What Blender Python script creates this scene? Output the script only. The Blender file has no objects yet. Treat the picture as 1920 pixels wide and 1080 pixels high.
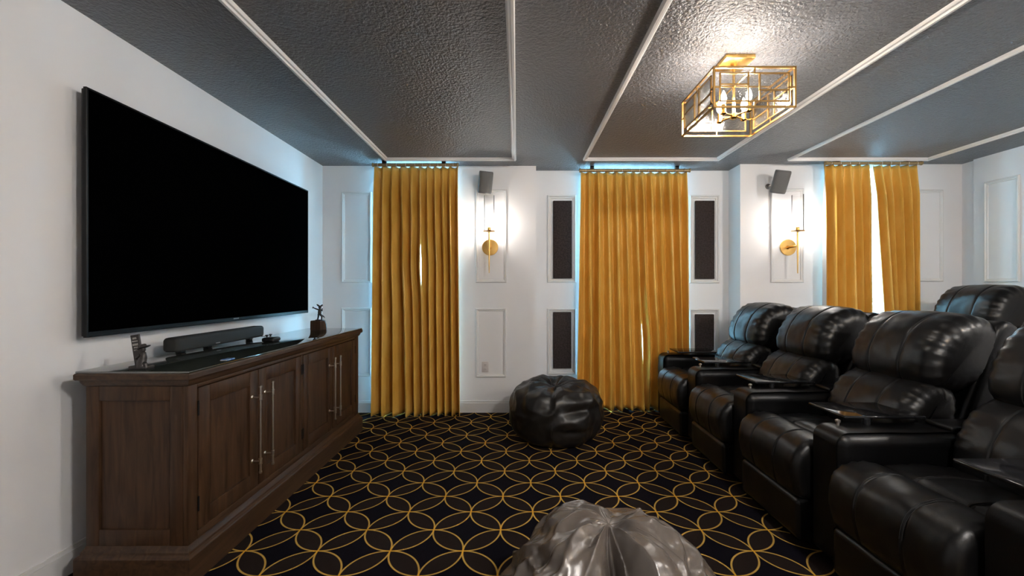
import bpy, bmesh, math, random
from mathutils import Vector, Matrix, noise, Euler
random.seed(7)
sc = bpy.context.scene
C = sc.collection
PI = math.pi

# ------------------------------------------------------------------ camera
H = 1.37                      # eye height, half the room height
F = 795.0                     # focal length in pixels of a 1920 px wide frame
cam_d = bpy.data.cameras.new('camera')
cam = bpy.data.objects.new('camera', cam_d); C.objects.link(cam)
cam.location = (0, 0, H); cam.rotation_euler = (PI / 2, 0, 0)
cam_d.sensor_width = 36.0; cam_d.lens = F / 1920 * 36
cam_d.shift_x = -10 / 1920; cam_d.shift_y = 2 / 1920
cam_d.clip_start = 0.02
sc.camera = cam

# ------------------------------------------------------------------ world (overcast daylight outside the windows), exposure
SKY_STRENGTH = 3.6
BULB_CEIL = 52.0
BULB_FILL = 360.0  # bulbs of the two added fill lamps
BULB_SCONCE = 42.0
w = bpy.data.worlds.new('world'); sc.world = w; w.use_nodes = True
bg = w.node_tree.nodes['Background']
bg.inputs[0].default_value = (0.32, 0.71, 1.0, 1); bg.inputs[1].default_value = SKY_STRENGTH
sc.view_settings.view_transform = 'Standard'; sc.view_settings.look = 'None'
sc.view_settings.gamma = 1.0; sc.view_settings.use_curve_mapping = False
sc.view_settings.exposure = 2.95


# ------------------------------------------------------------------ materials
def mat(name, col, rough=0.5, metal=0.0, **kw):
    m = bpy.data.materials.new(name); m.use_nodes = True
    b = m.node_tree.nodes['Principled BSDF']
    b.inputs['Base Color'].default_value = (*col, 1)
    b.inputs['Roughness'].default_value = rough
    b.inputs['Metallic'].default_value = metal
    for k, v in kw.items():
        b.inputs[k.replace('_', ' ')].default_value = v
    return m


def nd(m, typ, **kw):
    n = m.node_tree.nodes.new(typ)
    for k, v in kw.items():
        setattr(n, k, v)
    return n


def lk(m, a, b):
    m.node_tree.links.new(a, b)


def coords(m, scale=(1, 1, 1), kind='Object'):
    t = nd(m, 'ShaderNodeTexCoord'); mp = nd(m, 'ShaderNodeMapping')
    mp.inputs['Scale'].default_value = scale
    lk(m, t.outputs[kind], mp.inputs['Vector'])
    return mp.outputs[0]


def add_bump(m, scale, strength, dist=0.002, detail=3.0, vec=None, typ='noise', stretch=(1, 1, 1), prev=None):
    b = m.node_tree.nodes['Principled BSDF']
    v = coords(m, stretch)
    if typ == 'noise':
        t = nd(m, 'ShaderNodeTexNoise'); t.inputs['Detail'].default_value = detail
        out = t.outputs[0]
    else:
        t = nd(m, 'ShaderNodeTexVoronoi'); out = t.outputs[0]
    t.inputs['Scale'].default_value = scale
    lk(m, v, t.inputs['Vector'])
    bp = nd(m, 'ShaderNodeBump'); bp.inputs['Strength'].default_value = strength
    bp.inputs['Distance'].default_value = dist
    lk(m, out, bp.inputs['Height'])
    if prev is not None:
        lk(m, prev.outputs[0], bp.inputs['Normal'])
    lk(m, bp.outputs[0], b.inputs['Normal'])
    return bp


def color_noise(m, c1, c2, scale, stretch=(1, 1, 1), detail=4.0, lo=0.35, hi=0.65, distortion=0.0):
    b = m.node_tree.nodes['Principled BSDF']
    t = nd(m, 'ShaderNodeTexNoise'); t.inputs['Scale'].default_value = scale
    t.inputs['Detail'].default_value = detail; t.inputs['Distortion'].default_value = distortion
    lk(m, coords(m, stretch), t.inputs['Vector'])
    r = nd(m, 'ShaderNodeValToRGB')
    r.color_ramp.elements[0].position = lo; r.color_ramp.elements[0].color = (*c1, 1)
    r.color_ramp.elements[1].position = hi; r.color_ramp.elements[1].color = (*c2, 1)
    lk(m, t.outputs[0], r.inputs[0]); lk(m, r.outputs[0], b.inputs['Base Color'])
    return r


M = {}
M['wall'] = mat('wall_paint', (0.77, 0.765, 0.775), 0.55)
add_bump(M['wall'], 90, 0.12, 0.002, 3)
M['trim'] = mat('trim_paint', (0.70, 0.69, 0.68), 0.38)
add_bump(M['trim'], 30, 0.03, 0.001)
M['ceil_trim'] = mat('ceiling_trim_paint', (0.80, 0.78, 0.76), 0.4)
add_bump(M['ceil_trim'], 30, 0.03, 0.001)
M['ceil'] = mat('ceiling_charcoal', (0.15, 0.148, 0.155), 0.37)
b1 = add_bump(M['ceil'], 55, 0.95, 0.014, 2.5)
add_bump(M['ceil'], 110, 0.35, 0.006, 2, prev=b1)
M['riser'] = mat('riser_carpet', (0.015, 0.013, 0.018), 0.95)
add_bump(M['riser'], 300, 0.4, 0.004)
M['tvbody'] = mat('tv_plastic', (0.004, 0.004, 0.0045), 0.4, Specular_IOR_Level=0.2)
add_bump(M['tvbody'], 400, 0.05, 0.0005)
M['screen'] = mat('tv_screen', (0.0006, 0.0006, 0.0007), 0.35, Specular_IOR_Level=0.0)
add_bump(M['screen'], 500, 0.02, 0.0003)
M['logo'] = mat('tv_logo', (0.35, 0.35, 0.36), 0.3, 0.8)
color_noise(M['logo'], (0.33, 0.33, 0.34), (0.37, 0.37, 0.38), 30)
M['wood'] = mat('dark_walnut', (0.03, 0.018, 0.01), 0.42, Specular_IOR_Level=0.28)
color_noise(M['wood'], (0.030, 0.0145, 0.0070), (0.076, 0.038, 0.0185), 5.0, (6, 6, 0.55), 7.0, 0.3, 0.72, 1.2)
add_bump(M['wood'], 60, 0.12, 0.001, 4, stretch=(6, 6, 0.5))
M['wood_h'] = mat('dark_walnut_rail', (0.03, 0.018, 0.01), 0.38, Specular_IOR_Level=0.35)
color_noise(M['wood_h'], (0.030, 0.0150, 0.0076), (0.072, 0.038, 0.0195), 5.0, (6, 0.55, 6), 7.0, 0.3, 0.72, 1.2)
add_bump(M['wood_h'], 60, 0.12, 0.001, 4, stretch=(6, 0.5, 6))
M['glass_top'] = mat('console_glass', (0.03, 0.035, 0.03), 0.045, Specular_IOR_Level=1.0, IOR=1.8)
add_bump(M['glass_top'], 6, 0.01, 0.001)
M['chrome'] = mat('brushed_nickel', (0.74, 0.69, 0.62), 0.28, 1.0)
add_bump(M['chrome'], 200, 0.05, 0.0004)
M['iron'] = mat('black_iron', (0.01, 0.009, 0.009), 0.45, 0.6)
add_bump(M['iron'], 120, 0.1, 0.0006)
M['soundbar'] = mat('soundbar_cloth', (0.022, 0.022, 0.020), 0.75)
add_bump(M['soundbar'], 900, 0.5, 0.001, typ='voronoi')
M['black_plastic'] = mat('black_plastic', (0.010, 0.010, 0.011), 0.28)
add_bump(M['black_plastic'], 350, 0.06, 0.0005)
M['bronze'] = mat('dark_bronze', (0.055, 0.05, 0.048), 0.38, 0.7)
add_bump(M['bronze'], 60, 0.3, 0.002)
M['mark'] = mat('sign_print', (0.38, 0.36, 0.34), 0.6)
color_noise(M['mark'], (0.3, 0.29, 0.27), (0.45, 0.43, 0.4), 160)
M['blue'] = mat('blue_gloss', (0.03, 0.16, 0.55), 0.15)
color_noise(M['blue'], (0.02, 0.12, 0.5), (0.3, 0.45, 0.7), 30)
M['speaker'] = mat('speaker_grey', (0.13, 0.125, 0.125), 0.5)
add_bump(M['speaker'], 200, 0.05, 0.0005)
M['grille'] = mat('speaker_grille', (0.17, 0.165, 0.16), 0.55, 0.3)
add_bump(M['grille'], 700, 0.6, 0.001, typ='voronoi')
M['brass'] = mat('satin_brass', (0.72, 0.44, 0.14), 0.27, 1.0)
add_bump(M['brass'], 150, 0.06, 0.0005)
M['brass_dark'] = mat('aged_brass', (0.42, 0.25, 0.09), 0.33, 1.0)
add_bump(M['brass_dark'], 150, 0.06, 0.0005)
M['rod'] = mat('curtain_rod_brass', (0.36, 0.27, 0.14), 0.45, 0.6)
add_bump(M['rod'], 150, 0.06, 0.0005)
M['outlet'] = mat('outlet_plastic', (0.60, 0.56, 0.55), 0.35)
add_bump(M['outlet'], 80, 0.02, 0.0003)
M['acoustic'] = mat('acoustic_cloth', (0.028, 0.018, 0.016), 0.95)
color_noise(M['acoustic'], (0.018, 0.011, 0.010), (0.045, 0.030, 0.027), 60)
add_bump(M['acoustic'], 450, 0.6, 0.002)
M['winframe'] = mat('window_frame_white', (0.75, 0.76, 0.77), 0.4)
add_bump(M['winframe'], 40, 0.03, 0.001)
M['tray'] = mat('tray_gloss_black', (0.008, 0.008, 0.009), 0.08)
add_bump(M['tray'], 10, 0.01, 0.001)

# leather
def leather(name, col, rough, big=0.25, spec=0.36):
    m = mat(name, col, rough, Specular_IOR_Level=spec)
    p1 = add_bump(m, 9, big, 0.012, 4)
    p2 = add_bump(m, 38, 0.10, 0.004, 2, prev=p1)
    add_bump(m, 420, 0.16, 0.0012, typ='voronoi', prev=p2)
    return m
M['leather'] = leather('black_leather', (0.0035, 0.0033, 0.0034), 0.33, 0.10)
M['leather_side'] = leather('black_leather_panel', (0.0020, 0.0020, 0.0022), 0.36, 0.08, 0.25)
M['stitch'] = mat('black_thread', (0.004, 0.004, 0.004), 0.7)
add_bump(M['stitch'], 500, 0.3, 0.001)
M['bag'] = leather('beanbag_leather', (0.012, 0.0105, 0.0095), 0.33, 0.15, 0.4)
M['bag2'] = leather('beanbag_leather_taupe', (0.115, 0.095, 0.081), 0.23, 0.22, 0.75)

# curtain velvet
m = mat('gold_velvet', (0.50, 0.25, 0.035), 0.40)
color_noise(m, (0.72, 0.40, 0.065), (0.82, 0.50, 0.11), 7, (1.5, 1.5, 0.6), 4)
add_bump(m, 160, 0.12, 0.002, 3)
M['velvet'] = m
M['lining'] = mat('curtain_lining', (0.80, 0.80, 0.78), 0.8)
add_bump(M['lining'], 200, 0.1, 0.001)


def emis(name, col, strength):
    m = bpy.data.materials.new(name); m.use_nodes = True
    b = m.node_tree.nodes['Principled BSDF']
    b.inputs['Base Color'].default_value = (0.9, 0.85, 0.75, 1)
    b.inputs['Emission Color'].default_value = (*col, 1)
    b.inputs['Emission Strength'].default_value = strength
    return m
M['bulb'] = emis('lamp_filament_glow', (1.0, 0.94, 0.87), BULB_CEIL)
M['fill_bulb'] = emis('bright_filament_glow', (1.0, 0.965, 0.935), BULB_FILL)  # stronger glow for the added lamps only
M['sbulb'] = emis('sconce_bulb_glow', (1.0, 0.95, 0.89), BULB_SCONCE)


def thin_glass(name, tint, gloss, rough, bump=0.0):
    m = bpy.data.materials.new(name); m.use_nodes = True
    nt = m.node_tree; nt.nodes.clear()
    out = nt.nodes.new('ShaderNodeOutputMaterial'); mx = nt.nodes.new('ShaderNodeMixShader')
    tr = nt.nodes.new('ShaderNodeBsdfTransparent'); gl = nt.nodes.new('ShaderNodeBsdfGlossy')
    fr = nt.nodes.new('ShaderNodeLayerWeight'); fr.inputs[0].default_value = gloss
    tr.inputs[0].default_value = (*tint, 1); gl.inputs['Roughness'].default_value = rough
    nt.links.new(fr.outputs['Fresnel'], mx.inputs[0]); nt.links.new(tr.outputs[0], mx.inputs[1])
    nt.links.new(gl.outputs[0], mx.inputs[2]); nt.links.new(mx.outputs[0], out.inputs[0])
    if bump:
        tc = nt.nodes.new('ShaderNodeTexCoord'); nz = nt.nodes.new('ShaderNodeTexNoise'); bp = nt.nodes.new('ShaderNodeBump')
        nz.inputs['Scale'].default_value = 70; bp.inputs['Strength'].default_value = bump; bp.inputs['Distance'].default_value = 0.004
        nt.links.new(tc.outputs['Object'], nz.inputs['Vector']); nt.links.new(nz.outputs[0], bp.inputs['Height'])
        nt.links.new(bp.outputs[0], gl.inputs['Normal']); nt.links.new(bp.outputs[0], fr.inputs['Normal'])
    return m
M['pane'] = thin_glass('seeded_glass', (0.93, 0.92, 0.90), 0.30, 0.12, 0.8)
M['shade'] = thin_glass('clear_glass', (0.97, 0.97, 0.97), 0.12, 0.03)
M['winglass'] = thin_glass('window_glass', (0.96, 0.98, 0.98), 0.15, 0.01)

# carpet: overlapping circles woven in gold on near-black
def carpet():
    m = mat('carpet_woven_circles', (0.01, 0.01, 0.01), 0.95, Specular_IOR_Level=0.05)
    b = m.node_tree.nodes['Principled BSDF']
    g = nd(m, 'ShaderNodeNewGeometry'); s = nd(m, 'ShaderNodeSeparateXYZ'); lk(m, g.outputs['Position'], s.inputs[0])
    def mth(op, a, bb=None, c=None):
        n = nd(m, 'ShaderNodeMath', operation=op)
        for i, v in enumerate((a, bb, c)):
            if v is None: continue
            if isinstance(v, (int, float)): n.inputs[i].default_value = v
            else: lk(m, v, n.inputs[i])
        return n.outputs[0]
    SX, SY, X0, Y0 = 0.380, 0.390, 0.095, 2.608
    X = mth('DIVIDE', mth('SUBTRACT', s.outputs[0], X0), SX)
    Y = mth('DIVIDE', mth('SUBTRACT', s.outputs[1], Y0), SY)
    # tiny weave wobble
    p = mth('ADD', X, Y); q = mth('SUBTRACT', X, Y)
    u = mth('ABSOLUTE', mth('SUBTRACT', mth('FRACT', p), 0.5))
    v = mth('ABSOLUTE', mth('SUBTRACT', mth('FRACT', q), 0.5))
    def dist(a, c):
        e = mth('SUBTRACT', 1.0, a)
        return mth('SQRT', mth('ADD', mth('MULTIPLY', e, e), mth('MULTIPLY', c, c)))
    d1, d2 = dist(u, v), dist(v, u)
    R = math.sqrt(0.5)
    wd = 0.0175
    def line(d):
        a = mth('ABSOLUTE', mth('SUBTRACT', d, R))
        n = nd(m, 'ShaderNodeMapRange', interpolation_type='SMOOTHSTEP')
        lk(m, a, n.inputs[0]); n.inputs[1].default_value = wd * 0.55; n.inputs[2].default_value = wd * 1.25
        n.inputs[3].default_value = 1; n.inputs[4].default_value = 0
        return n.outputs[0]
    l1, l2 = line(d1), line(d2)
    ln = mth('MAXIMUM', l1, l2)
    inside = mth('LESS_THAN', mth('MINIMUM', d1, d2), R)
    nz = nd(m, 'ShaderNodeTexNoise'); nz.inputs['Scale'].default_value = 260; nz.inputs['Detail'].default_value = 2
    lk(m, g.outputs['Position'], nz.inputs['Vector'])
    def rgbmix(f, a, bb):
        n = nd(m, 'ShaderNodeMix', data_type='RGBA')
        lk(m, f, n.inputs[0])
        for i, vv in ((6, a), (7, bb)):
            if isinstance(vv, tuple): n.inputs[i].default_value = (*vv, 1)
            else: lk(m, vv, n.inputs[i])
        return n.outputs[2]
    ground = rgbmix(inside, (0.0050, 0.0044, 0.0075), (0.018, 0.0122, 0.0108))
    gold = rgbmix(nz.outputs[0], (0.34, 0.19, 0.035), (0.74, 0.46, 0.11))
    node = mth('MULTIPLY', l1, l2)
    gold = rgbmix(node, gold, (0.72, 0.37, 0.035))
    col = rgbmix(ln, ground, gold)
    lk(m, col, b.inputs['Base Color'])
    bp = nd(m, 'ShaderNodeBump'); bp.inputs['Strength'].default_value = 0.5; bp.inputs['Distance'].default_value = 0.004
    lk(m, nz.outputs[0], bp.inputs['Height']); lk(m, bp.outputs[0], b.inputs['Normal'])
    return m
M['carpet'] = carpet()


# ------------------------------------------------------------------ mesh helpers
ORG = {}


class MB:
    def __init__(s):
        s.v = []; s.f = []

    def add(s, vs, fs):
        o = len(s.v); s.v += [tuple(p) for p in vs]; s.f += [tuple(i + o for i in f) for f in fs]
        return s

    def box(s, x0, x1, y0, y1, z0, z1):
        return s.add([(x0, y0, z0), (x1, y0, z0), (x1, y1, z0), (x0, y1, z0), (x0, y0, z1), (x1, y0, z1), (x1, y1, z1), (x0, y1, z1)],
                     [(0, 3, 2, 1), (4, 5, 6, 7), (0, 1, 5, 4), (1, 2, 6, 5), (2, 3, 7, 6), (3, 0, 4, 7)])

    def rbox(s, x0, x1, y0, y1, z0, z1, r=0.01, seg=3, mtx=None, fn=None, cuts=0):
        bm = bmesh.new(); bmesh.ops.create_cube(bm, size=1)
        for v in bm.verts:
            v.co = Vector(((x0 + x1) / 2 + v.co.x * (x1 - x0), (y0 + y1) / 2 + v.co.y * (y1 - y0), (z0 + z1) / 2 + v.co.z * (z1 - z0)))
        r = min(r, 0.49 * min(x1 - x0, y1 - y0, z1 - z0))
        if cuts:
            bmesh.ops.subdivide_edges(bm, edges=bm.edges[:], cuts=cuts, use_grid_fill=True)
            ed = [e for e in bm.edges if e.calc_face_angle(0) > 0.5]
        else:
            ed = bm.edges[:]
        bmesh.ops.bevel(bm, geom=ed, offset=r, segments=seg, profile=0.5, affect='EDGES')
        bm.verts.index_update()
        vs = [v.co.copy() for v in bm.verts]
        if fn: vs = [fn(p) for p in vs]
        if mtx: vs = [mtx @ p for p in vs]
        s.add(vs, [[v.index for v in f.verts] for f in bm.faces]); bm.free()
        return s

    def loft(s, rings, close=True, cap=True):
        n = len(rings[0]); o = len(s.v)
        for r in rings: s.v += [tuple(p) for p in r]
        for i in range(len(rings) - 1):
            for j in range(n if close else n - 1):
                k = (j + 1) % n
                s.f.append((o + i * n + j, o + i * n + k, o + (i + 1) * n + k, o + (i + 1) * n + j))
        if cap:
            s.f.append(tuple(o + j for j in reversed(range(n))))
            e = o + (len(rings) - 1) * n
            s.f.append(tuple(e + j for j in range(n)))
        return s

    def tube(s, pts, r, seg=12, cap=True):
        pts = [Vector(p) for p in pts]; rings = []
        rr = r if isinstance(r, (list, tuple)) else [r] * len(pts)
        up = None
        for i, p in enumerate(pts):
            d = (pts[min(i + 1, len(pts) - 1)] - pts[max(i - 1, 0)]).normalized()
            if up is None:
                up = Vector((0, 0, 1)) if abs(d.z) < 0.9 else Vector((1, 0, 0))
            a = d.cross(up).normalized(); b = a.cross(d).normalized(); up = b
            rings.append([p + (a * math.cos(t) + b * math.sin(t)) * rr[i] for t in [2 * PI * k / seg for k in range(seg)]])
        return s.loft(rings, True, cap)

    def lathe(s, prof, c=(0, 0, 0), seg=24, axis='z', cap=True):
        c = Vector(c); rings = []
        for r, h in prof:
            ring = []
            for k in range(seg):
                t = 2 * PI * k / seg
                a, b = r * math.cos(t), r * math.sin(t)
                ring.append(c + (Vector((a, b, h)) if axis == 'z' else Vector((b, h, a)) if axis == 'y' else Vector((h, a, b))))
            rings.append(ring)
        return s.loft(rings, True, cap)

    def bar(s, a, b, t):
        a, b = Vector(a), Vector(b); t /= 2
        return s.box(min(a.x, b.x) - t, max(a.x, b.x) + t, min(a.y, b.y) - t, max(a.y, b.y) + t, min(a.z, b.z) - t, max(a.z, b.z) + t)

    def build(s, name, m, parent=None, org=None, smooth=True, angle=35):
        me = bpy.data.meshes.new(name)
        base = Vector(ORG[parent.name]) if parent else Vector(org or (0, 0, 0))
        me.from_pydata([tuple(Vector(p) - base) for p in s.v], [], s.f)
        me.validate(); me.update()
        bm = bmesh.new(); bm.from_mesh(me); bmesh.ops.recalc_face_normals(bm, faces=bm.faces[:]); bm.to_mesh(me); bm.free()
        if smooth:
            me.polygons.foreach_set('use_smooth', [True] * len(me.polygons))
            me.set_sharp_from_angle(angle=math.radians(angle))
        me.materials.append(M[m] if isinstance(m, str) else m)
        o = bpy.data.objects.new(name, me); C.objects.link(o)
        if parent: o.parent = parent
        else: o.location = base
        ORG[o.name] = tuple(base)
        return o


def tag(o, label, cat, group=None, kind=None):
    o['label'] = label; o['category'] = cat
    if group: o['group'] = group
    if kind: o['kind'] = kind
    return o


def thing(name, label, cat, loc, group=None, kind=None):
    o = bpy.data.objects.new(name, None); C.objects.link(o)
    o.location = loc; o.empty_display_size = 0.1; ORG[o.name] = tuple(loc)
    return tag(o, label, cat, group, kind)


def struct(o, label, cat):
    return tag(o, label, cat, None, 'structure')


def copy_tree(o, parent=None):
    c = o.copy(); C.objects.link(c); c.parent = parent
    for ch in list(o.children): copy_tree(ch, c)
    return c


def frame_trim(origin, u, v, n, w, h, prof):
    """mitred moulding around a w x h rectangle; prof = (inset from the outer edge, height off the surface)"""
    o, u, v, n = Vector(origin), Vector(u), Vector(v), Vector(n); mb = MB(); rings = []
    for (a, b, sa, sb) in ((0, 0, 1, 1), (w, 0, -1, 1), (w, h, -1, -1), (0, h, 1, -1)):
        rings.append([o + u * (a + sa * i) + v * (b + sb * i) + n * d for i, d in prof])
    rings.append(rings[0])
    k = len(prof)
    for r in rings[:4]: mb.v += [tuple(p) for p in r]
    for i in range(4):
        for j in range(k):
            mb.f.append((i * k + j, i * k + (j + 1) % k, ((i + 1) % 4) * k + (j + 1) % k, ((i + 1) % 4) * k + j))
    return mb


def px(x, Y): return (x - 970) * Y / F
def pz(y, Y): return H - (y - 542) * Y / F

# ------------------------------------------------------------------ room shell
XL, XR = -2.165, 4.83
Y1, Y2, Y3 = 4.715, 4.906, 4.65            # the three set-backs of the window wall
XA, XB = 0.208, 2.445
YB = -1.6
CEIL = 2.74
OUT = 5.12
fl = MB().box(XL - 0.15, XR + 0.2, YB - 0.15, OUT, -0.1, 0).build('floor', 'carpet', smooth=False)
struct(fl, 'black carpet woven with a gold pattern of overlapping circles', 'carpet')
struct(MB().box(XL - 0.15, XR + 0.2, YB - 0.15, OUT, CEIL, CEIL + 0.12).build('ceiling', 'ceil', smooth=False),
       'charcoal painted ceiling with knockdown texture', 'ceiling')
struct(MB().box(XL - 0.15, XL, YB, OUT, 0, CEIL).build('wall_left', 'wall', smooth=False),
       'plain warm grey wall behind the television', 'wall')
struct(MB().box(XL - 0.15, XR + 0.2, YB - 0.15, YB, 0, CEIL).build('wall_rear', 'wall', smooth=False),
       'plain grey wall behind the viewpoint', 'wall')
wr = MB().box(XR, XR + 0.2, YB, 4.49, 0, CEIL).box(XR + 0.045, XR + 0.2, 4.49, OUT, 0, CEIL)
struct(wr.build('wall_right', 'wall', smooth=False), 'pale grey panelled wall at the far right', 'wall')

WIN = []   # x0, x1, wall face Y, z0, z1
def wall_with_window(name, x0, x1, yf, wx0, wx1, z0, z1, label):
    mb = MB()
    mb.box(x0, wx0, yf, OUT, 0, CEIL).box(wx1, x1, yf, OUT, 0, CEIL)
    mb.box(wx0, wx1, yf, OUT, 0, z0).box(wx0, wx1, yf, OUT, z1, CEIL)
    struct(mb.build(name, 'wall', smooth=False), label, 'wall')
    WIN.append((wx0, wx1, yf, z0, z1))
WZ0, WZ1 = 0.12, 2.69
wall_with_window('wall_back_left', XL, XA, Y1, px(702, Y1), px(850, Y1), WZ0, WZ1, 'pale grey back wall with picture-frame moulding around the left window')
wall_with_window('wall_back_centre', XA, XB, Y2, px(1092, Y2), px(1281, Y2), WZ0, WZ1, 'recessed pale back wall between the dark acoustic panels')
wall_with_window('wall_back_right', XB, XR + 0.045, Y3, px(1560, Y3), px(1692, Y3), WZ0, WZ1, 'pale grey back wall around the right window')
wlabels = ['tall white-framed window behind the left curtains', 'tall white-framed window behind the centre curtains', 'tall white-framed window seen in the gap of the right curtains']
for i, (x0, x1, yf, z0, z1) in enumerate(WIN):
    yw = yf + 0.12; t = 0.045
    e = thing('window_%d' % (i + 1), wlabels[i], 'window', ((x0 + x1) / 2, yw, z0), kind='structure')
    mb = MB()
    mb.box(x0, x0 + t, yw, yw + 0.06, z0, z1).box(x1 - t, x1, yw, yw + 0.06, z0, z1)
    mb.box(x0 + t, x1 - t, yw, yw + 0.06, z0, z0 + t).box(x0 + t, x1 - t, yw, yw + 0.06, z1 - t, z1)
    mb.box(x0 + t, x1 - t, yw + 0.005, yw + 0.055, 1.22, 1.27)
    mb.build('window_frame', 'winframe', e, smooth=False)
    MB().box(x0 + t, x1 - t, yw + 0.027, yw + 0.033, z0 + t, 1.22).build('pane', 'winglass', e, smooth=False)
    MB().box(x0 + t, x1 - t, yw + 0.027, yw + 0.033, 1.27, z1 - t).build('pane', 'winglass', e, smooth=False)

# baseboards
def bboard(name, x0, x1, y0, y1, hgt=0.128):
    mb = MB().box(x0, x1, y0, y1, 0, hgt - 0.02)
    cx = 0.006
    if x1 - x0 > y1 - y0: mb.box(x0, x1, y0 + cx, y1, hgt - 0.02, hgt)
    else: mb.box(x0 + (cx if x0 > 0 else 0), x1 - (cx if x0 < 0 else 0), y0, y1, hgt - 0.02, hgt)
    return mb.build(name, 'trim', smooth=False)
struct(bboard('baseboard_left', XL, XL + 0.016, YB, Y1), 'white baseboard along the television wall', 'baseboard')
struct(bboard('baseboard_back_left', XL + 0.016, XA, Y1 - 0.016, Y1), 'white baseboard under the left window wall', 'baseboard')
struct(bboard('baseboard_back_centre', XA, XB, Y2 - 0.016, Y2), 'white baseboard under the centre window wall', 'baseboard')
struct(bboard('baseboard_back_right', XB, XR, Y3 - 0.016, Y3), 'white baseboard under the right window wall', 'baseboard')
struct(bboard('baseboard_right', XR - 0.016, XR, YB, 4.49), 'white baseboard along the far right wall', 'baseboard')

# picture-frame mouldings on the walls
tn = [0]
PM = [(0, 0), (0, 0.012), (0.006, 0.019), (0.014, 0.019), (0.02, 0.011), (0.03, 0.008), (0.034, 0)]
def panel(x0, x1, y0, y1, Y, label, wide=False):
    tn[0] += 1
    X0, X1, Z0, Z1 = px(x0, Y), px(x1, Y), pz(y1, Y), pz(y0, Y)
    prof = [(a * (1.25 if wide else 1), d) for a, d in PM]
    o = frame_trim((X0, Y, Z0), (1, 0, 0), (0, 0, 1), (0, -1, 0), X1 - X0, Z1 - Z0, prof).build('trim_%d' % tn[0], 'trim', org=(X0, Y, Z0), angle=20)
    struct(o, label, 'moulding')
panel(641, 697, 360, 530, Y1, 'upper picture-frame moulding between television and left curtain')
panel(641, 697, 577, 706, Y1, 'lower picture-frame moulding beside the console end')
panel(892, 950, 356, 530, Y1, 'picture-frame moulding around the left wall sconce')
panel(892, 949, 578, 707, Y1, 'picture-frame moulding around the wall outlet')
panel(1026, 1080, 366, 530, Y2, 'moulding framing the upper acoustic panel left of the centre curtain', True)
panel(1026, 1080, 578, 702, Y2, 'moulding framing the lower acoustic panel above the far bean bag', True)
panel(1292, 1348, 366, 531, Y2, 'moulding framing the upper acoustic panel right of the centre curtain', True)
panel(1292, 1348, 579, 704, Y2, 'moulding framing the lower acoustic panel behind the farthest recliner', True)
panel(1444, 1506, 354, 530, Y3, 'picture-frame moulding around the right wall sconce')
panel(1444, 1506, 578, 707, Y3, 'lower picture-frame moulding hidden behind the recliner backs')
panel(1710, 1767, 356, 528, Y3, 'upper picture-frame moulding right of the right curtain')
panel(1710, 1767, 582, 708, Y3, 'lower picture-frame moulding right of the right curtain')
for (ya, yb, za, zb, lb) in ((4.07, 4.38, 1.44, 2.47, 'upper picture-frame moulding on the far right wall'),
                             (4.07, 4.38, 0.46, 1.19, 'lower picture-frame moulding on the far right wall')):
    tn[0] += 1
    o = frame_trim((XR, ya, za), (0, 1, 0), (0, 0, 1), (-1, 0, 0), yb - ya, zb - za, PM).build('trim_%d' % tn[0], 'trim', org=(XR, ya, za), angle=20)
    struct(o, lb, 'moulding')
# ceiling mouldings
CM = [(0, 0), (0, 0.014), (0.006, 0.026), (0.02, 0.026), (0.025, 0.016), (0.036, 0.014), (0.044, 0.005), (0.046, 0)]
for x0, x1, lb in ((-1.398, -0.012, 'white rectangular ceiling moulding nearest the television'),
                   (0.690, 2.120, 'white rectangular ceiling moulding around the ceiling light'),
                   (2.840, 4.320, 'white rectangular ceiling moulding nearest the right wall')):
    tn[0] += 1
    o = frame_trim((x0, -1.2, CEIL), (1, 0, 0), (0, 1, 0), (0, 0, -1), x1 - x0, 4.46 + 1.2, CM).build('trim_%d' % tn[0], 'ceil_trim', org=(x0, -1.2, CEIL), angle=20)
    struct(o, lb, 'moulding')
# riser for the rear row
struct(MB().rbox(2.95, XR - 0.02, YB + 0.02, Y3 - 0.02, 0, 0.17, 0.012, 2).build('floor_riser', 'riser', smooth=True),
       'low carpeted platform under the rear recliner', 'platform')

# ------------------------------------------------------------------ acoustic panels
for (x0, x1, y0, y1, lb) in ((1037, 1072, 377, 522, 'tall dark brown fabric acoustic panel, upper one left of centre curtain'),
                             (1037, 1071, 585, 690, 'short dark brown fabric acoustic panel above the far bean bag'),
                             (1302, 1338, 377, 523, 'tall dark brown fabric acoustic panel, upper one right of centre curtain'),
                             (1302, 1337, 589, 694, 'short dark brown fabric acoustic panel just behind the farthest recliner')):
    X0, X1, Z0, Z1 = px(x0, Y2), px(x1, Y2), pz(y1, Y2), pz(y0, Y2)
    e = thing('acoustic_panel', lb, 'acoustic panel', ((X0 + X1) / 2, Y2, Z0), 'brown acoustic panels')
    MB().rbox(X0, X1, Y2 - 0.032, Y2 - 0.006, Z0, Z1, 0.008, 3).build('fabric_cover', 'acoustic', e)
    MB().box(X0 + 0.01, X1 - 0.01, Y2 - 0.007, Y2, Z0 + 0.01, Z1 - 0.01).build('backing_board', 'iron', e, smooth=False)

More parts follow.
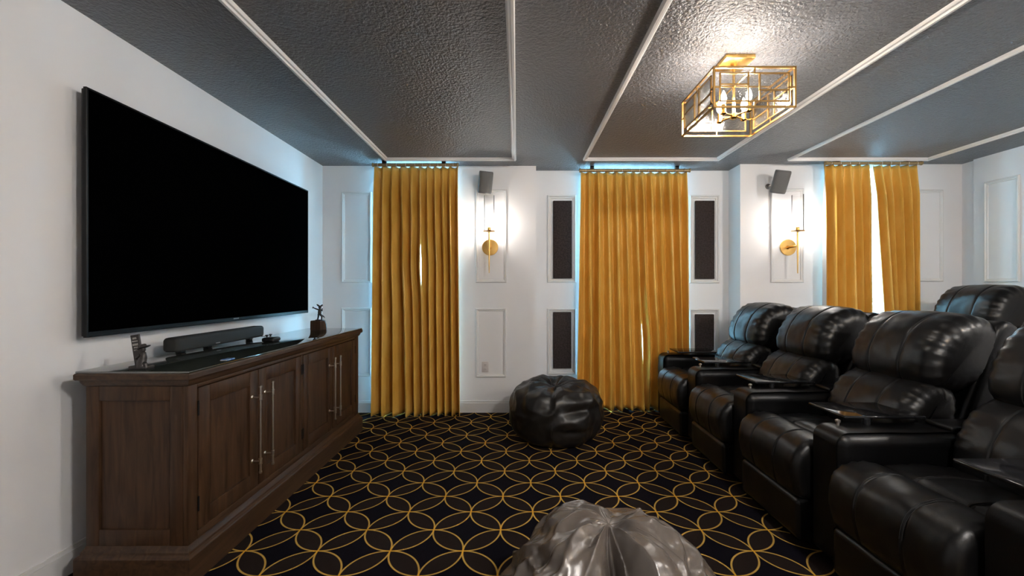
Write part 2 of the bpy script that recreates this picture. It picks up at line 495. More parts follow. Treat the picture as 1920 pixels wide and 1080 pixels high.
# ------------------------------------------------------------------ television
e = thing('television', 'huge flat black television mounted on the left wall', 'television', (-2.1, 3.125, 1.135))
TX, TY0, TY1, TZ0, TZ1 = -2.075, 2.042, 4.208, 1.135, 2.346
mb = MB().rbox(TX - 0.032, TX - 0.004, TY0 + 0.004, TY1 - 0.004, TZ0 + 0.004, TZ1 - 0.004, 0.006, 2)
mb.build('housing', 'tvbody', e)
frame_trim((TX - 0.006, TY0, TZ0), (0, 1, 0), (0, 0, 1), (1, 0, 0), TY1 - TY0, TZ1 - TZ0,
           [(0, -0.01), (0, 0.005), (0.002, 0.0065), (0.009, 0.0065), (0.011, 0.003), (0.011, -0.01)]).build('bezel', 'tvbody', e, angle=25)
MB().box(TX - 0.004, TX - 0.001, TY0 + 0.0105, TY1 - 0.0105, TZ0 + 0.026, TZ1 - 0.0105).build('screen', 'screen', e, smooth=False)
MB().box(TX - 0.004, TX - 0.0005, TY0 + 0.0105, TY1 - 0.0105, TZ0 + 0.0105, TZ0 + 0.0262).build('lower_chin', 'tvbody', e, smooth=False)
MB().rbox(TX - 0.001, TX + 0.001, 3.10, 3.16, TZ0 + 0.014, TZ0 + 0.022, 0.0005, 1).build('badge', 'logo', e)
MB().box(XL + 0.003, TX - 0.03, 2.75, 3.5, 1.45, 2.05).build('wall_bracket', 'iron', e, smooth=False)

# ------------------------------------------------------------------ media console
GT = 0.992                                   # top of the glass
e = thing('media_console', 'long dark walnut media console with four panelled doors and a glass top', 'cabinet', (-1.78, 3.03, 0))
CX0, CX1, CY0, CY1 = -2.033, -1.50, 1.94, 4.11
BX0, BX1, BY0, BY1 = -2.005, -1.53, 1.97, 4.08
def rect_ring(o, z): return [(CX0 + o, CY0 + o, z), (CX1 - o, CY0 + o, z), (CX1 - o, CY1 - o, z), (CX0 + o, CY1 - o, z)]
mb = MB()
mb.loft([rect_ring(o, z) for o, z in ((0.03, 0.918), (0.022, 0.925), (0.016, 0.938), (0.014, 0.948), (0.004, 0.950), (0.0, 0.956), (0.0, 0.976), (0.004, 0.982))])
mb.build('top', 'wood_h', e, angle=25)
MB().rbox(CX0 + 0.004, CX1 - 0.004, CY0 + 0.004, CY1 - 0.004, 0.982, GT, 0.003, 2).build('glass_top', 'glass_top', e)
# carcass
mb = MB().box(BX0, BX1 - 0.022, BY0 + 0.03, BY1 - 0.03, 0.16, 0.918)
mb.build('carcass', 'wood', e, smooth=False)
# face frame: stiles and rails proud of the carcass
YD = [(2.032, 2.498), (2.504, 2.998), (3.026, 3.498), (3.504, 3.985)]
ZD0, ZD1 = 0.218, 0.896
def stile(y0, y1, z0, z1, nm, m):
    MB().rbox(BX1 - 0.024, BX1, y0, y1, z0, z1, 0.003, 2).build(nm, m, e)
stile(BY0, 2.028, 0.16, 0.918, 'front_stile', 'wood')
stile(3.001, 3.023, ZD0 - 0.004, ZD1 + 0.004, 'front_stile', 'wood')
stile(3.989, BY1, 0.16, 0.918, 'front_stile', 'wood')
stile(2.0281, 3.9889, ZD1 + 0.004, 0.918, 'front_rail', 'wood_h')
stile(2.0281, 3.9889, 0.16, ZD0 - 0.004, 'front_rail', 'wood_h')
# end panels (near and far): frame and sunk panel
for ys, yo in ((BY0, BY0 + 0.0305), (BY1 - 0.0305, BY1)):
    x0, x1 = BX0, BX1 - 0.0245
    MB().rbox(x0, x0 + 0.06, ys, yo, 0.16, 0.918, 0.003, 2).build('end_stile', 'wood', e)
    MB().rbox(x1 - 0.06, x1, ys, yo, 0.16, 0.918, 0.003, 2).build('end_stile', 'wood', e)
    MB().rbox(x0 + 0.0602, x1 - 0.0602, ys, yo, 0.80 + 0.05, 0.918, 0.003, 2).build('end_rail', 'wood', e)
    MB().rbox(x0 + 0.0602, x1 - 0.0602, ys, yo, 0.16, 0.25, 0.003, 2).build('end_rail', 'wood', e)
    ym = (ys + yo) / 2
    MB().box(x0 + 0.06, x1 - 0.06, ym - 0.004, ym + 0.004, 0.25, 0.85).build('end_panel', 'wood', e, smooth=False)
# plinth with moulding
mb = MB()
mb.loft([rect_ring(o, z) for o, z in ((0.0, 0.0), (0.0, 0.128), (0.004, 0.136), (0.014, 0.142), (0.016, 0.152), (0.026, 0.168), (0.029, 0.176))])
mb.build('plinth', 'wood_h', e, angle=20)
hy = [2.437, 2.56, 3.44, 3.54]
for k, (y0, y1) in enumerate(YD):
    st = 0.075
    mb = MB()
    mb.rbox(BX1 - 0.018, BX1 + 0.004, y0, y0 + st, ZD0, ZD1, 0.003, 2).rbox(BX1 - 0.018, BX1 + 0.004, y1 - st, y1, ZD0, ZD1, 0.003, 2)
    mb.rbox(BX1 - 0.018, BX1 + 0.004, y0 + st, y1 - st, ZD1 - 0.08, ZD1, 0.003, 2).rbox(BX1 - 0.018, BX1 + 0.004, y0 + st, y1 - st, ZD0, ZD0 + 0.085, 0.003, 2)
    d = mb.build('door', 'wood', e)
    MB().box(BX1 - 0.017, BX1 - 0.009, y0 + st - 0.002, y1 - st + 0.002, ZD0 + 0.083, ZD1 - 0.078).build('door_panel', 'wood', d, smooth=False)
    # long bar handle with collars and finials
    xr, yh = BX1 + 0.054, hy[k]
    mb = MB().tube([(xr, yh, 0.318), (xr, yh, 0.81)], 0.0064, 12)
    for zz in (0.381, 0.748):
        mb.tube([(BX1 + 0.003, yh, zz), (xr, yh, zz)], 0.0045, 10)
        mb.lathe([(0.011, 0), (0.011, 0.004), (0.006, 0.008)], (BX1 + 0.0035, yh, zz), 14, 'x')
        for dz in (-0.014, 0.014):
            mb.lathe([(0.0065, -0.004), (0.0095, -0.0025), (0.0095, 0.0025), (0.0065, 0.004)], (xr, yh, zz + dz), 14)
        mb.lathe([(0.006, -0.012), (0.0088, -0.009), (0.0088, 0.009), (0.006, 0.012)], (xr, yh, zz), 14)
    for zz in (0.81, 0.318):
        mb.lathe([(0.004, -0.008), (0.0085, -0.005), (0.0085, 0.005), (0.004, 0.008)], (xr, yh, zz), 14)
    mb.build('handle', 'chrome', d)
    yh = y0 - 0.002 if k % 2 == 0 else y1 + 0.002
    for zz in (ZD0 + 0.09, ZD1 - 0.13):
        MB().tube([(BX1 + 0.004, yh, zz), (BX1 + 0.004, yh, zz + 0.07)], 0.0045, 8).build('hinge', 'iron', d)

# ------------------------------------------------------------------ things on the console
SB0, SB1 = 2.42, 3.265
e = thing('soundbar', 'long black fabric soundbar on the glass under the television', 'soundbar', (-1.99, 2.8, GT))
def sbring(y, s):
    x0, x1, z0, z1 = -2.03, -1.945, GT + 0.014, GT + 0.098
    cx, cz = (x0 + x1) / 2, (z0 + z1) / 2; r = 0.018; pts = []
    for (sx, sz, a0) in ((1, -1, -PI / 2), (1, 1, 0), (-1, 1, PI / 2), (-1, -1, PI)):
        for k in range(5):
            a = a0 + k * PI / 8
            pts.append((cx + (sx * ((x1 - x0) / 2 - r) + r * math.cos(a)) * s, y, cz + (sz * ((z1 - z0) / 2 - r) + r * math.sin(a)) * s))
    return pts
MB().loft([sbring(y, s) for y, s in ((SB0, 0.7), (SB0 + 0.004, 0.86), (SB0 + 0.014, 0.97), (SB0 + 0.03, 1), (SB1 - 0.03, 1), (SB1 - 0.014, 0.97), (SB1 - 0.004, 0.86), (SB1, 0.7))]).build('body', 'soundbar', e)
for yy in (SB0 + 0.1, 2.74, SB1 - 0.1):
    MB().rbox(-2.02, -1.985, yy - 0.02, yy + 0.02, GT, GT + 0.017, 0.004, 2).build('foot', 'black_plastic', e)
MB().rbox(-1.946, -1.9435, 2.735, 2.775, GT + 0.026, GT + 0.032, 0.001, 1).build('badge', 'logo', e)

# director figurine leaning on a lettered board
P = Vector((px(262, 1.99), 2.0, GT))
e = thing('figurine', 'small dark figurine leaning on a lettered sign at the near end of the console', 'figurine', tuple(P))
MB().rbox(P.x - 0.045, P.x + 0.038, P.y - 0.022, P.y + 0.03, P.z, P.z + 0.018, 0.005, 2).build('base', 'bronze', e)
tl = Matrix.Translation(P + Vector((-0.028, 0.018, 0.0))) @ Matrix.Rotation(math.radians(-9), 4, 'Y')
mb = MB().rbox(-0.021, 0.021, -0.004, 0.004, 0.012, 0.162, 0.0015, 1, mtx=tl @ Matrix.Translation((0.006, 0, 0)))
bd = mb.build('board', 'bronze', e)
mb = MB()
random.seed(3)
for row, (zz, wd, hh) in enumerate(((0.145, 0.022, 0.009), (0.131, 0.030, 0.006), (0.115, 0.030, 0.010), (0.101, 0.022, 0.007), (0.089, 0.026, 0.006))):
    x = -wd / 2 + 0.006
    while x < wd / 2:
        ww = random.uniform(0.0025, 0.005)
        mb.rbox(x, x + ww, -0.0052, -0.0038, zz - hh / 2, zz + hh / 2, 0.0004, 1, mtx=tl); x += ww + 0.0012
mb.build('lettering', 'mark', bd)
mb = MB()
mb.tube([P + Vector((0.006, -0.004, 0.012)), P + Vector((0.004, -0.004, 0.035)), P + Vector((0.010, -0.003, 0.055)), P + Vector((0.008, -0.002, 0.078)), P + Vector((0.008, -0.002, 0.086))], [0.022, 0.018, 0.015, 0.012, 0.005], 14)
mb.tube([P + Vector((0.004, -0.012, 0.07)), P + Vector((-0.012, -0.016, 0.055)), P + Vector((-0.020, -0.004, 0.05))], [0.006, 0.005, 0.004], 10)
mb.tube([P + Vector((0.016, -0.008, 0.03)), P + Vector((0.032, -0.014, 0.026)), P + Vector((0.034, -0.014, 0.012))], [0.008, 0.0075, 0.007], 10)
mb.lathe([(0.002, 0.082), (0.008, 0.084), (0.0105, 0.092), (0.009, 0.1), (0.004, 0.104)], (P.x + 0.009, P.y - 0.002, P.z), 14)
mb.build('figure', 'bronze', e)
tl2 = Matrix.Translation(P + Vector((0.012, -0.002, 0.102))) @ Matrix.Rotation(math.radians(-22), 4, 'Y')
MB().add(*(lambda q: ([tl2 @ Vector(v) for v in q.v], q.f))(MB().lathe([(0.026, 0), (0.027, 0.003), (0.014, 0.005), (0.013, 0.014), (0.008, 0.017)], (0, 0, 0), 18))).build('hat', 'bronze', e)

# cherub statuette on a dark block
P = Vector((px(599, 3.93), 3.93, GT))
e = thing('statuette', 'little dark metal statuette with outstretched arm on a wooden block', 'statuette', tuple(P))
mb = MB()
mb.loft([[(P.x - 0.062 + i, P.y - 0.05 + i, P.z + z), (P.x + 0.03, P.y - 0.055 + i, P.z + z), (P.x + 0.066 - i - k, P.y - 0.005, P.z + z), (P.x + 0.05 - i - k, P.y + 0.045 - i, P.z + z), (P.x - 0.062 + i, P.y + 0.045 - i, P.z + z)]
         for z, i, k in ((0, 0.002, 0), (0.004, 0, 0), (0.05, 0, 0.004), (0.084, 0.001, 0.014), (0.088, 0.004, 0.016))])
mb.build('block', 'wood', e, angle=20)
def rel(x, y, z): return P + Vector((x, y, z + 0.088))
mb = MB()
mb.rbox(P.x - 0.03, P.x + 0.035, P.y - 0.02, P.y + 0.02, P.z + 0.087, P.z + 0.096, 0.003, 2)
for sx, fx in ((-0.012, -0.015), (0.012, 0.022)):
    mb.tube([rel(fx, -0.004, 0.008), rel((sx + fx) / 2 + 0.004, 0, 0.035), rel(sx * 0.5, 0, 0.06)], [0.0065, 0.008, 0.011], 10)
mb.tube([rel(0, 0, 0.055), rel(0.002, 0, 0.075), rel(0.004, 0, 0.10), rel(0.005, 0, 0.108)], [0.014, 0.016, 0.014, 0.006], 12)
mb.tube([rel(-0.004, -0.003, 0.098), rel(-0.03, -0.008, 0.108), rel(-0.052, -0.010, 0.118)], [0.007, 0.006, 0.004], 10)
mb.tube([rel(-0.052, -0.010, 0.118), rel(-0.062, -0.010, 0.116)], [0.005, 0.003], 8)
mb.tube([rel(-0.052, -0.010, 0.118), rel(-0.055, -0.010, 0.13)], [0.004, 0.002], 8)
mb.tube([rel(0.012, -0.003, 0.1), rel(0.028, -0.008, 0.088), rel(0.030, -0.012, 0.112)], [0.007, 0.006, 0.005], 10)
mb.tube([rel(0.012, 0.006, 0.05), rel(0.035, 0.01, 0.035), rel(0.046, 0.01, 0.022)], [0.008, 0.006, 0.002], 8)
mb.lathe([(0.003, 0.105), (0.010, 0.109), (0.013, 0.12), (0.011, 0.131), (0.004, 0.137)], (P.x + 0.004, P.y, P.z + 0.088), 14)
for s in (-1, 1):
    mb.tube([rel(0.004 + s * 0.006, 0.002, 0.13), rel(0.004 + s * 0.02, 0.003, 0.14), rel(0.004 + s * 0.026 - 0.004, 0.003, 0.147)], [0.007, 0.008, 0.004], 8)
mb.build('figure', 'bronze', e)

# game controller
P = Vector((-1.80, 3.05, GT))
e = thing('game_controller', 'black game controller lying on the glass right of the soundbar', 'controller', tuple(P))
mb = MB()
mb.rbox(P.x - 0.045, P.x + 0.045, P.y - 0.05, P.y + 0.05, P.z + 0.006, P.z + 0.038, 0.014, 4,
        fn=lambda q: Vector((q.x + (0.03 if abs(q.y - P.y) > 0.03 else 0), q.y, q.z - (0.006 if abs(q.y - P.y) > 0.035 else 0))))
mb.build('shell', 'black_plastic', e)
for sy in (-0.022, 0.022):
    MB().lathe([(0.006, 0.034), (0.006, 0.044), (0.011, 0.046), (0.011, 0.050), (0.008, 0.052)], (P.x + 0.012, P.y + sy, P.z), 14).build('thumbstick', 'black_plastic', e)
mb = MB().rbox(P.x - 0.03, P.x - 0.01, P.y - 0.02, P.y + 0.02, P.z + 0.037, P.z + 0.04, 0.001, 1)
mb.build('touchpad', 'tray', e)

# flat blue item, not identified
Yp = 2.2; P = Vector((px(431, 2.265), 2.265, GT))
e = thing('blue_item', 'small shiny blue item at the front edge of the console top', 'item', tuple(P))
MB().rbox(P.x - 0.03, P.x + 0.008, P.y - 0.03, P.y + 0.03, P.z, P.z + 0.006, 0.002, 2, fn=lambda q: q + Vector((0, 0, 0.002 * math.sin(q.y * 160) if q.z > GT + 0.003 else 0))).build('blue_slab', 'blue', e)
MB().rbox(P.x - 0.028, P.x + 0.006, P.y - 0.036, P.y - 0.029, P.z, P.z + 0.004, 0.001, 1).build('end_strip', 'mark', e)

# ------------------------------------------------------------------ curtains
def curtain(label, xt0, xt1, xb0, xb1, Yc, ztop, zbot, n, seed, amp=0.060, bend=None, rings_on=True):
    rnd = random.Random(seed)
    Yc0 = Yc; Yc += -0.012 if seed % 2 else 0.006          # the two halves lap past each other
    e = thing('curtain', label, 'curtain', ((xt0 + xt1) / 2, Yc, zbot), 'gold velvet curtains')
    NX, NZ = n * 18, 60
    offs = [rnd.uniform(-0.5, 0.5) for _ in range(n + 2)]
    wid = [rnd.uniform(0.65, 1.35) for _ in range(n)]
    tot = sum(wid); cum = [0]
    for q in wid: cum.append(cum[-1] + q / tot)
    amps = [1.0] + [rnd.uniform(0.75, 1.2) for _ in range(n - 1)] + [1.0]
    vs, fs = [], []
    for j in range(NZ + 1):
        tz = j / NZ; z = ztop + (zbot - ztop) * tz
        for i in range(NX + 1):
            t = i / NX
            k = min(int(t * n), n - 1); fr = t * n - k
            ph = (k + fr) * 2 * PI
            # width redistribution blends from even at the head to uneven at the hem
            even = t; uneven = cum[k] + (cum[k + 1] - cum[k]) * fr
            tt = even + (uneven - even) * min(1, tz * 1.6)
            a = amp * (amps[k] * (1 - fr) + amps[k + 1] * fr) * (0.38 + 0.47 * min(1, tz / 0.12) + 0.40 * tz)
            x = (xt0 + (xt1 - xt0) * tt) * (1 - tz) + (xb0 + (xb1 - xb0) * tt) * tz
            if bend: x += bend(tt, tz)
            wob = 0.22 * noise.noise(Vector((t * 9 + seed, tz * 2.2, 0.3)))
            y = Yc - a * (math.cos(ph + wob * 1.6) + 0.22 * math.cos(2 * ph + 1.2 + offs[k])) + 0.008 * noise.noise(Vector((t * 14, tz * 2, seed))) * (0.3 + tz)
            y += 0.010 * noise.noise(Vector((t * 30, tz * 14, seed + 5))) * max(0, tz - 0.75) * 4
            zz = z + (0.012 * noise.noise(Vector((t * 8, seed, 2))) if tz > 0.98 else 0)
            if tz < 0.004: zz += 0.004 * math.cos(ph)
            vs.append((x, y, max(zz, 0.003)))
    W = NX + 1
    for j in range(NZ):
        for i in range(NX):
            fs.append((j * W + i, j * W + i + 1, (j + 1) * W + i + 1, (j + 1) * W + i))
    ob = MB().add(vs, fs).build('fabric', 'velvet', e, angle=80)
    sm = ob.modifiers.new('thickness', 'SOLIDIFY'); sm.thickness = 0.003; sm.offset = 0
    lin = MB().add([(x_, y_ + 0.007, z_ + 0.004) for x_, y_, z_ in vs[:W * (NZ + 1)]], fs).build('lining', 'lining', e, angle=80)
    if rings_on:
        for k in range(n):
            xx = xt0 + (xt1 - xt0) * (k + 0.5) / n
            mb = MB(); R = 0.0215
            mb.tube([(xx, Yc0 - 0.064 + R * math.cos(a), ZR - 0.003 + R * math.sin(a)) for a in [2 * PI * q / 14 for q in range(15)]], 0.0022, 6)
            mb.build('ring', 'chrome', e)
    return e

def rod(label, x0, x1, Yc, z, bx):
    Yc -= 0.064
    e = thing('curtain_rod', label, 'curtain rod', ((x0 + x1) / 2, Yc, z))
    MB().tube([(x0, Yc, z), (x1, Yc, z)], 0.0175, 16).build('pole', 'rod', e)
    for x, s in ((x0, -1), (x1, 1)):
        MB().lathe([(0.017, -0.004), (0.022, 0), (0.022, 0.010), (0.016, 0.014)] if s > 0 else [(0.016, -0.014), (0.022, -0.010), (0.022, 0), (0.017, 0.004)], (x, Yc, z), 14, 'x').build('finial', 'rod', e)
    for x in bx:
        MB().rbox(x - 0.02, x + 0.02, Yc - 0.02, Yc + 0.02, z + 0.012, CEIL, 0.004, 2).build('bracket', 'iron', e)

ZR = 2.698
YC1, YC2, YC3 = 4.60, 4.795, 4.535
def cx(a, Y): return px(a, Y)
ZR = 2.698
rod('slim brass curtain rod over the left window', cx(704, YC1), cx(859, YC1), YC1, ZR, (cx(724, YC1), cx(834, YC1)))
rod('slim brass curtain rod over the centre window', cx(1087, YC2), cx(1288, YC2), YC2, ZR - 0.005, (cx(1108, YC2), cx(1265, YC2)))
rod('slim brass curtain rod over the right window', cx(1541, YC3), cx(1716, YC3), YC3, ZR, (cx(1560, YC3), cx(1690, YC3)))
ZT = 2.690
curtain('gold velvet curtain nearest the television', cx(704, YC1), cx(790, YC1), cx(701, YC1), cx(798, YC1), YC1, ZT, 0.012, 5, 11,
        bend=lambda t, z: -0.016 * t * math.exp(-((z - 0.40) / 0.10) ** 2))
curtain('gold velvet curtain beside the left wall sconce', cx(788, YC1), cx(859, YC1), cx(794, YC1), cx(864, YC1), YC1, ZT, 0.010, 5, 12, 0.056,
        bend=lambda t, z: 0.012 * (1 - t) * math.exp(-((z - 0.40) / 0.10) ** 2))
curtain('gold velvet curtain on the left half of the centre window', cx(1088, YC2), cx(1189, YC2), cx(1079, YC2), cx(1204, YC2), YC2, ZT - 0.005, 0.010, 6, 13)
curtain('gold velvet curtain on the right half of the centre window', cx(1187, YC2), cx(1287, YC2), cx(1200, YC2), cx(1288, YC2), YC2, ZT - 0.005, 0.012, 6, 14, 0.056,
        bend=lambda t, z: 0.036 * (1 - t) * math.exp(-((z - 0.72) / 0.17) ** 2))
curtain('gold velvet curtain beside the right wall sconce', cx(1541, YC3), cx(1625, YC3), cx(1541, YC3), cx(1624, YC3), YC3, ZT, 0.012, 5, 15, 0.060)
curtain('gold velvet curtain nearest the right wall', cx(1634, YC3), cx(1716, YC3), cx(1660, YC3), cx(1714, YC3), YC3, ZT, 0.012, 5, 16, 0.060)

# ------------------------------------------------------------------ wall sconces
def sconce(label, X, Yw):
    z0 = pz(464, Yw)
    e = thing('wall_sconce', label, 'wall lamp', (X, Yw, z0), 'brass wall sconces')
    MB().lathe([(0.088, 0), (0.090, -0.006), (0.086, -0.013), (0.03, -0.016), (0.02, -0.016)], (X, Yw, z0), 40, 'y').build('backplate', 'brass', e)
    yr = Yw - 0.165
    MB().tube([(X, Yw - 0.014, z0), (X, yr, z0)], 0.012, 14).lathe([(0.02, -0.035), (0.02, -0.016)], (X, Yw, z0), 20, 'y').build('arm', 'brass', e)
    MB().tube([(X, yr, z0 - 0.29), (X, yr, z0 - 0.05), (X, yr, z0 + 0.15)], [0.0045, 0.009, 0.0105], 14).build('stem', 'brass', e)
    MB().lathe([(0.012, 0.148), (0.064, 0.152), (0.066, 0.157), (0.064, 0.162), (0.012, 0.164)], (X, yr, z0), 32).build('dish', 'brass_dark', e)
    MB().lathe([(0.017, 0.160), (0.019, 0.163), (0.019, 0.198), (0.016, 0.203)], (X, yr, z0), 20).build('socket', 'brass', e)
    MB().lathe([(0.009, 0.203), (0.019, 0.222), (0.022, 0.242), (0.018, 0.262), (0.009, 0.278), (0.003, 0.284)], (X, yr, z0), 16).build('bulb', 'sbulb', e)
    n = 32
    o = MB()
    o.loft([[(X + r * math.cos(2 * PI * k / n), yr + r * math.sin(2 * PI * k / n), z0 + h) for k in range(n)] for r, h in ((0.055, 0.165), (0.0555, 0.54), (0.0535, 0.54), (0.053, 0.165))], True, False)
    o.build('glass_shade', 'shade', e)
sconce('brass candle sconce between the left and centre curtains', px(919, Y1), Y1)
sconce('brass candle sconce between the centre and right curtains', px(1477, Y3), Y3)

# ------------------------------------------------------------------ speakers
def speaker(label, P, rot, wallp):
    P = Vector(P)
    e = thing('wall_speaker', label, 'speaker', tuple(P), 'small grey wall speakers')
    R = Matrix.Translation(P) @ Euler(rot, 'XYZ').to_matrix().to_4x4()
    def oval(z, s, front_only=False):
        pts = []
        for k in range(28):
            a = 2 * PI * k / 28
            ca, sa = math.cos(a), math.sin(a)
            ex = 0.62
            pts.append(R @ Vector((0.074 * s * math.copysign(abs(ca) ** ex, ca), 0.058 * s * math.copysign(abs(sa) ** ex, sa), z)))
        return pts
    MB().loft([oval(-0.115, 0.93), oval(-0.111, 0.985), oval(-0.105, 1), oval(0.105, 1), oval(0.111, 0.985), oval(0.115, 0.93)]).build('cabinet', 'speaker', e)
    rings = []
    for z in (-0.1, 0.1):
        rw = []
        for k in range(17):
            a = PI + PI * k / 16
            ca, sa = math.cos(a), math.sin(a)
            rw.append(R @ Vector((0.0755 * math.copysign(abs(ca) ** 0.62, ca), 0.0605 * math.copysign(abs(sa) ** 0.62, sa), z)))
        rings.append(rw)
    MB().loft(rings, False, False).build('grille', 'grille', e)
    q = R @ Vector((0, 0.055, 0)); wp = Vector(wallp)
    MB().tube([q, (q + wp) / 2, wp + Vector((0, -0.008, 0))], 0.009, 10).build('mount_arm', 'chrome', e)
    b = bmesh.new(); bmesh.ops.create_uvsphere(b, u_segments=14, v_segments=8, radius=0.016)
    b.verts.index_update(); vs = [v.co + (q + wp) / 2 for v in b.verts]; fs = [[v.index for v in f.verts] for f in b.faces]; b.free()
    MB().add(vs, fs).build('ball_joint', 'chrome', e)
    MB().lathe([(0.03, 0), (0.03, -0.006), (0.022, -0.01)], wp, 20, 'y').build('wall_plate', 'speaker', e)
speaker('grey wall speaker tilted down above the left sconce', (px(910, 4.53), 4.53, pz(342, 4.53)), (math.radians(16), math.radians(4), math.radians(10)), (px(906, Y1), Y1, pz(338, Y1)))
speaker('grey wall speaker turned sideways above the right sconce', (px(1463, 4.44), 4.44, pz(341, 4.44)), (math.radians(18), math.radians(13), math.radians(-24)), (px(1440, Y3), Y3, pz(350, Y3)))

# ------------------------------------------------------------------ outlet
X, Z = px(910, Y1), pz(688, Y1)
e = thing('wall_outlet', 'white wall outlet low inside a moulding frame beside the left curtain', 'outlet', (X, Y1, Z))
MB().rbox(X - 0.037, X + 0.037, Y1 - 0.007, Y1, Z - 0.06, Z + 0.06, 0.004, 2).build('cover_plate', 'outlet', e)
for dz in (-0.024, 0.024):
    s = MB().rbox(X - 0.017, X + 0.017, Y1 - 0.0095, Y1 - 0.006, Z + dz - 0.016, Z + dz + 0.016, 0.006, 3).build('socket', 'outlet', e)
    MB().box(X - 0.008, X - 0.005, Y1 - 0.0099, Y1 - 0.009, Z + dz - 0.006, Z + dz + 0.007).box(X + 0.005, X + 0.008, Y1 - 0.0099, Y1 - 0.009, Z + dz - 0.006, Z + dz + 0.007).build('slots', 'iron', s, smooth=False)

# ------------------------------------------------------------------ ceiling light
LX, LY, LB, LT, LW = 1.302, 2.55, 2.37, 2.587, 0.445
e = thing('ceiling_light', 'square brass cage ceiling light with glass panes and lit candle bulbs', 'ceiling light', (LX, LY, CEIL))
MB().rbox(LX - 0.086, LX + 0.086, LY - 0.082, LY + 0.082, CEIL - 0.024, CEIL, 0.003, 2).build('canopy', 'brass', e)
mb = MB().tube([(LX, LY, CEIL - 0.024), (LX, LY, LB + 0.035)], 0.008, 12)
mb.lathe([(0.02, -0.05), (0.02, -0.024)], (LX, LY, CEIL), 20)
mb.lathe([(0.012, 0.02), (0.022, 0.03), (0.022, 0.05), (0.012, 0.058)], (LX, LY, LB), 20)
mb.build('stem', 'brass', e)
hw = LW / 2; t = 0.0105
mb = MB()
for sx in (-1, 1):
    for sy in (-1, 1):
        mb.bar((LX + sx * hw, LY + sy * hw, LB), (LX + sx * hw, LY + sy * hw, LT), t)
for z in (LB, LT):
    for s in (-1, 1):
        mb.bar((LX - hw, LY + s * hw, z), (LX + hw, LY + s * hw, z), t).bar((LX + s * hw, LY - hw, z), (LX + s * hw, LY + hw, z), t)
mb.build('outer_frame', 'brass_dark', e, smooth=False)
mb = MB()   # top spider joining the cage to the stem
mb.bar((LX - hw, LY, LT), (LX + hw, LY, LT), 0.007).bar((LX, LY - hw, LT), (LX, LY + hw, LT), 0.007)
mb.build('top_spider', 'brass', e, smooth=False)
hh = LT - LB; ins = 0.034
for side in range(4):
    rot = Matrix.Translation((LX, LY, 0)) @ Matrix.Rotation(side * PI / 2, 4, 'Z')
    def sb(u0, z0, u1, z1, tt, mb):
        q = MB().box(min(u0, u1) - tt / 2, max(u0, u1) + tt / 2, -hw - tt / 2, -hw + tt / 2, min(z0, z1) - tt / 2, max(z0, z1) + tt / 2)
        mb.add([rot @ Vector(p) for p in q.v], q.f)
    u0, u1, z0, z1 = -hw + ins, hw - ins, LB + ins * 0.95, LT - ins * 0.95
    uw, zh = u1 - u0, z1 - z0
    a, b_ = u0 + 0.41 * uw, u0 + 0.575 * uw
    zl, zr = z1 - 0.40 * zh, z1 - 0.60 * zh
    mb = MB(); tt = 0.0075
    for seg in ((u0, z0, u1, z0), (u0, z1, u1, z1), (u0, z0, u0, z1), (u1, z0, u1, z1), (a, z0, a, z1), (b_, z0, b_, z1), (u0, zl, a, zl), (b_, zr, u1, zr),
                (0, z1, 0, LT), (0, LB, 0, z0), (-hw, (z0 + z1) / 2, u0, (z0 + z1) / 2), (u1, (z0 + z1) / 2, hw, (z0 + z1) / 2)):
        sb(*seg, tt, mb)
    fr = mb.build('side_lattice', 'brass_dark', e, smooth=False)
    for (pa, pb, qa, qb) in ((u0, a, zl, z1), (u0, a, z0, zl), (a, b_, z0, z1), (b_, u1, zr, z1), (b_, u1, z0, zr)):
        g = tt / 2
        q = MB().box(pa + g, pb - g, -hw - 0.0012, -hw + 0.0012, qa + g, qb - g)
        MB().add([rot @ Vector(p) for p in q.v], q.f).build('pane', 'pane', fr, smooth=False)
for k in range(4):
    a = k * PI / 2 + 0.5
    d = Vector((math.cos(a), math.sin(a), 0)) * 0.095
    b0 = Vector((LX, LY, LB + 0.04))
    MB().tube([b0, b0 + d], 0.006, 10).build('candle_arm', 'brass', e)
    c = b0 + d
    MB().lathe([(0.006, -0.012), (0.018, -0.006), (0.018, 0), (0.0125, 0.002), (0.0125, 0.05), (0.010, 0.053)], tuple(c), 16).build('candle_sleeve', 'brass', e)
    MB().lathe([(0.006, 0.053), (0.0145, 0.068), (0.0165, 0.084), (0.013, 0.104), (0.006, 0.122), (0.001, 0.132)], tuple(c), 14).build('bulb', 'bulb', e)

fill_lamp_a = copy_tree(e); fill_lamp_a['label'] = 'added fill light, a copy of the brass cage lamp, out of view just right of the viewpoint'
fill_lamp_a.location = (LX, 0.15, CEIL)  # unseen copies added to brighten the room
fill_lamp_b = copy_tree(fill_lamp_a); fill_lamp_b['label'] = 'added fill light, a copy of the brass cage lamp, out of view behind the nearest recliner'
fill_lamp_b.location = (3.58, 0.60, CEIL)
for l_ in (fill_lamp_a, fill_lamp_b):
    for ch in l_.children:
        if ch.name.startswith('bulb'):
            ch.data = ch.data.copy(); ch.data.materials[0] = M['fill_bulb']

